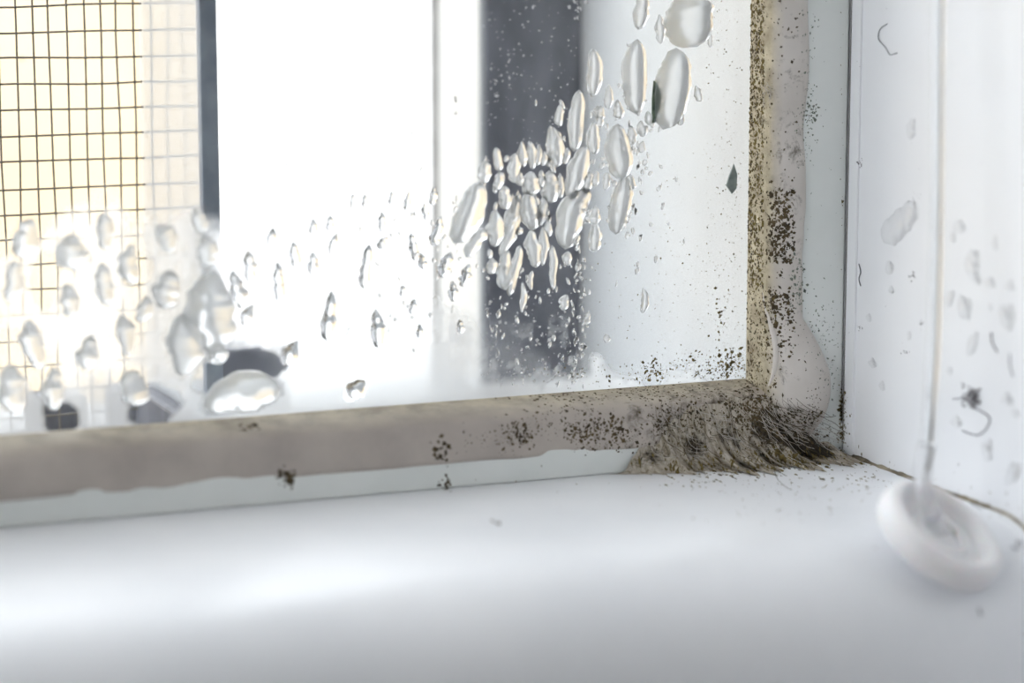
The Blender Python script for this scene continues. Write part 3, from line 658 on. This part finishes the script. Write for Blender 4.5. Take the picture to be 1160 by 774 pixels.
strands(12, lambda: ((866+random.uniform(-2, 6), 95+random.uniform(-5, 16)), (866+random.uniform(-4, 14), 108+random.uniform(-10, 16)), (random.uniform(-5, 8), random.uniform(-6, 6)), .02), M['pale_fibre'], 'fluff', 'wisp of pale fluff on the upright bead near the top')

# ------------------------------------------------------------------ flakes, fibres and dust
def flake(poly, mat, label, th=.12):
    P = [on_plane(px, py, (0, 1, 0), 0) for px, py in poly]; n_ = len(P)
    vs = [(p.x, -.02, p.z) for p in P]+[(p.x*.92+sum(q.x for q in P)/n_*.08, -.02-th, p.z*.92+sum(q.z for q in P)/n_*.08) for p in P]
    fs = [tuple(range(n_)), tuple(range(2*n_-1, n_-1, -1))]+[(i, (i+1) % n_, n_+(i+1) % n_, n_+i) for i in range(n_)]
    return tag(mesh('flake', vs, fs, mat, smooth=False), label, 'flake')
flake([(831, 185), (835, 197), (834, 214), (829, 220), (822, 210), (826, 198)], M['chip'], 'grey triangular flake stuck on the glass beside the upright bead')
flake([(740, 91), (745, 93), (749, 108), (747, 124), (742, 138), (738, 141), (738, 112)], M['green_chip'], 'dark green flake on the glass between two broad drops')
def fibre(pts, r, label, surf=None, on_glass=False, mat='fibre', name='fibre', lift=.05):
    out = []
    for p in pts:
        h, nn = gl_hit(*p) if on_glass else hit(*p, bvS)
        if nn.dot(CAM-h) < 0: nn = -nn
        out.append(np.array(h)+np.array(nn)*(r+lift))
    return tag(tube(name, out, r, M[mat], None, 6, len(out)*5), label, 'fibre')
fibre([(1006, 27), (998, 33), (996, 44), (1004, 54), (1009, 62), (1017, 60)], .035, 'curled grey hair near the top of the side panel')
fibre([(1124, 377), (1125, 388), (1131, 399)], .05, 'short dark fibre right of the cord above the dust tuft')
fibre([(1145, 401), (1145, 414), (1149, 427)], .035, 'thin pale grey fibre nearest the right picture edge', mat='fibre')
fibre([(974, 299), (976, 308), (974, 316), (976, 324)], .05, 'short bluish fibre on the side panel left of the cord')
fibre([(417, 168), (421, 173), (430, 176), (440, 177), (442, 170)], .06, 'hooked dark fibre on the clear glass above the mist', on_glass=True)
fibre([(322, 185), (325, 188)], .12, 'tiny dark crumb on the bright glass above the mist', on_glass=True)
fibre([(515, 109), (516, 116)], .07, 'short dark crumb on the glass left of the dark seal', on_glass=True)
fibre([(24, 64), (25, 69)], .1, 'tiny dark crumb on the glass before the screen', on_glass=True)
fibre([(1145, 620), (1152, 624), (1152, 614), (1158, 618)], .04, 'squiggly dark fibre on the sill right of the disc')
fibre([(1098, 570), (1104, 574), (1112, 578)], .035, 'thin dark fibre on the sill behind the disc')
fibre([(1108, 690), (1111, 698)], .06, 'short dark crumb on the front of the rail below the disc')
fibre([(880, 150), (884, 155)], .03, 'minute hair on the upright bead', mat='pale_fibre')
fibre([(1112, 440), (1098, 450), (1080, 452)], .04, 'short whisker sticking left out of the dust tuft')
# dust tuft with its trailing thread
h, nn = hit(1104, 450, bvS)
tuft = empty('dust_tuft', Vector(h)); tag(tuft, 'grey dust tuft trailing a curled thread on the side panel', 'dust')
V, Fc = [], []
for i in range(46):
    p = np.array(h)+np.array((random.uniform(-.35, -.02), random.gauss(0, .42), random.gauss(0, .36)))
    pts = [p]
    for _ in range(4): pts.append(pts[-1]+np.array((random.gauss(0, .1), random.gauss(0, .2), random.gauss(0, .16))))
    pts = [np.array((min(q[0], XR-.05), q[1], q[2])) for q in pts]
    v, f = tube_data(pts, random.uniform(.03, .07), 4, 9); k0 = len(V); V += v; Fc += [[k0+q for q in ff] for ff in f]
mesh('tangle', V, Fc, M['dust'], tuft)
V, Fc = [], []
for i in range(7):
    p = Vector(h)+Vector((-.3, random.gauss(0, .35), random.gauss(0, .4))); k0 = len(V); r = random.uniform(.12, .28)
    for o_ in OCT: V.append(p+Vector(o_)*r*random.uniform(.7, 1.3))
    Fc += [[k0+q for q in f] for f in OF]
mesh('dust_grain', V, Fc, M['white_speck'], tuft, smooth=False)
pts = []
for p in ((1100, 461), (1112, 466), (1122, 474), (1118, 486), (1108, 493), (1096, 490), (1091, 488)):
    q, n2 = hit(*p, bvS); pts.append(np.array(q)+np.array((-.08, 0, 0)))
tube('thread', pts, .05, M['fibre'], tuft, 6, 30)

# ------------------------------------------------------------------ cord anchor: white disc with a clear cord
NRM = Vector((.33, -.50, .80)).normalized()
hp, _ = hit(1052, 622, bvS)
cen = Vector(hp)+NRM*.35
A1 = NRM.orthogonal().normalized(); A2 = NRM.cross(A1)
anc = empty('cord_anchor', hp); tag(anc, 'round white plastic disc tilted on the sill holding a clear cord', 'cord anchor')
def lathe(name, pr, mat, parent, seg=48):
    vs = []
    for k in range(seg):
        q = 2*math.pi*k/seg; d = A1*math.cos(q)+A2*math.sin(q)
        for (r, hh) in pr: vs.append(cen+d*r+NRM*hh)
    n_ = len(pr); fs = []
    for k in range(seg):
        for j in range(n_-1):
            a = k*n_+j; b = ((k+1) % seg)*n_+j; fs.append((a, b, b+1, a+1))
    bm = bmesh.new(); bv_ = [bm.verts.new(v) for v in vs]
    for f in fs: bm.faces.new([bv_[i] for i in f])
    bmesh.ops.remove_doubles(bm, verts=bm.verts, dist=1e-4); bmesh.ops.recalc_face_normals(bm, faces=bm.faces); bm.verts.index_update()
    V = [v.co[:] for v in bm.verts]; F_ = [[v.index for v in f.verts] for f in bm.faces]; bm.free()
    return mesh(name, V, F_, mat, parent)
R0 = 5.7
lathe('disc', [(0, -.1), (4.2, -.1), (5.2, 0), (5.55, .35), (R0, 1.0), (R0-.05, 1.7), (5.45, 2.25), (5.0, 2.6), (4.65, 2.66), (4.25, 2.45), (3.95, 1.9), (3.8, 1.5), (3.4, 1.25), (1.2, 1.2), (0, 1.2)], M['disc'], anc)
lathe('boss_ring', [(1.9, 1.1), (1.9, 1.6), (2.05, 1.8), (2.25, 1.82), (2.42, 1.65), (2.5, 1.1)], M['disc'], anc)
c0 = cen+NRM*1.2
def at_depth(px, py, zc): r = CF+CR*((px-580)/FPX)+CU*((387-py)/FPX); return CAM+r*zc
dz = (c0-CAM).dot(CF)
P = [np.array(c0)]+[np.array(at_depth(px, py, dz+k)) for px, py, k in ((1046, 545, .2), (1050, 505, .3), (1054, 450, .4), (1058, 380, .4), (1061, 250, .2), (1062, 120, 0), (1063, 0, -.3))]
up = P[-1]-P[-2]; P.append(P[-1]+up*3); P.append(P[-1]+up*6)
tube('clear_cord', P[2:], .5, M['clear'], anc, 14, 60)
lo = [P[0], P[1], P[2]*.97+P[3]*.03]
tube('cord_sleeve', lo, [.72, .68, .66], M['cloudy'], anc, 14, 16)

# ------------------------------------------------------------------ each drop told apart by its row and place in the row
ORD = ['first', 'second', 'third', 'fourth', 'fifth', 'sixth', 'seventh', 'eighth', 'ninth', 'tenth', 'eleventh', 'twelfth']
PLACE = {g1: ('over the dark seal', 4), g2: ('at the lower end of the cluster', 3), g3: ('right of the seal', 2), g4: ('on the mist left of the seal', 4), g5: ('on the lower left mist', 3), g6: ('on the side panel', 4)}
for g, (where, nrow) in PLACE.items():
    it = sorted([q for q in REC if q[0] == g and not q[1]['label'].startswith('largest')], key=lambda q: q[3])
    if nrow == 4: rows = ['top', 'upper', 'lower', 'bottom']
    elif nrow == 3: rows = ['upper', 'middle', 'lower']
    else: rows = ['upper', 'lower']
    per = math.ceil(len(it)/nrow)
    for a in range(nrow):
        row = sorted(it[a*per:(a+1)*per], key=lambda q: q[2])
        for b, q in enumerate(row):
            look = 'broad' if q[4] > .75*q[5] else ('slender' if q[4] < .4*q[5] else 'oval')
            q[1]['label'] = f"{look} drop {where}, {ORD[b]} from left, {rows[a]} row"
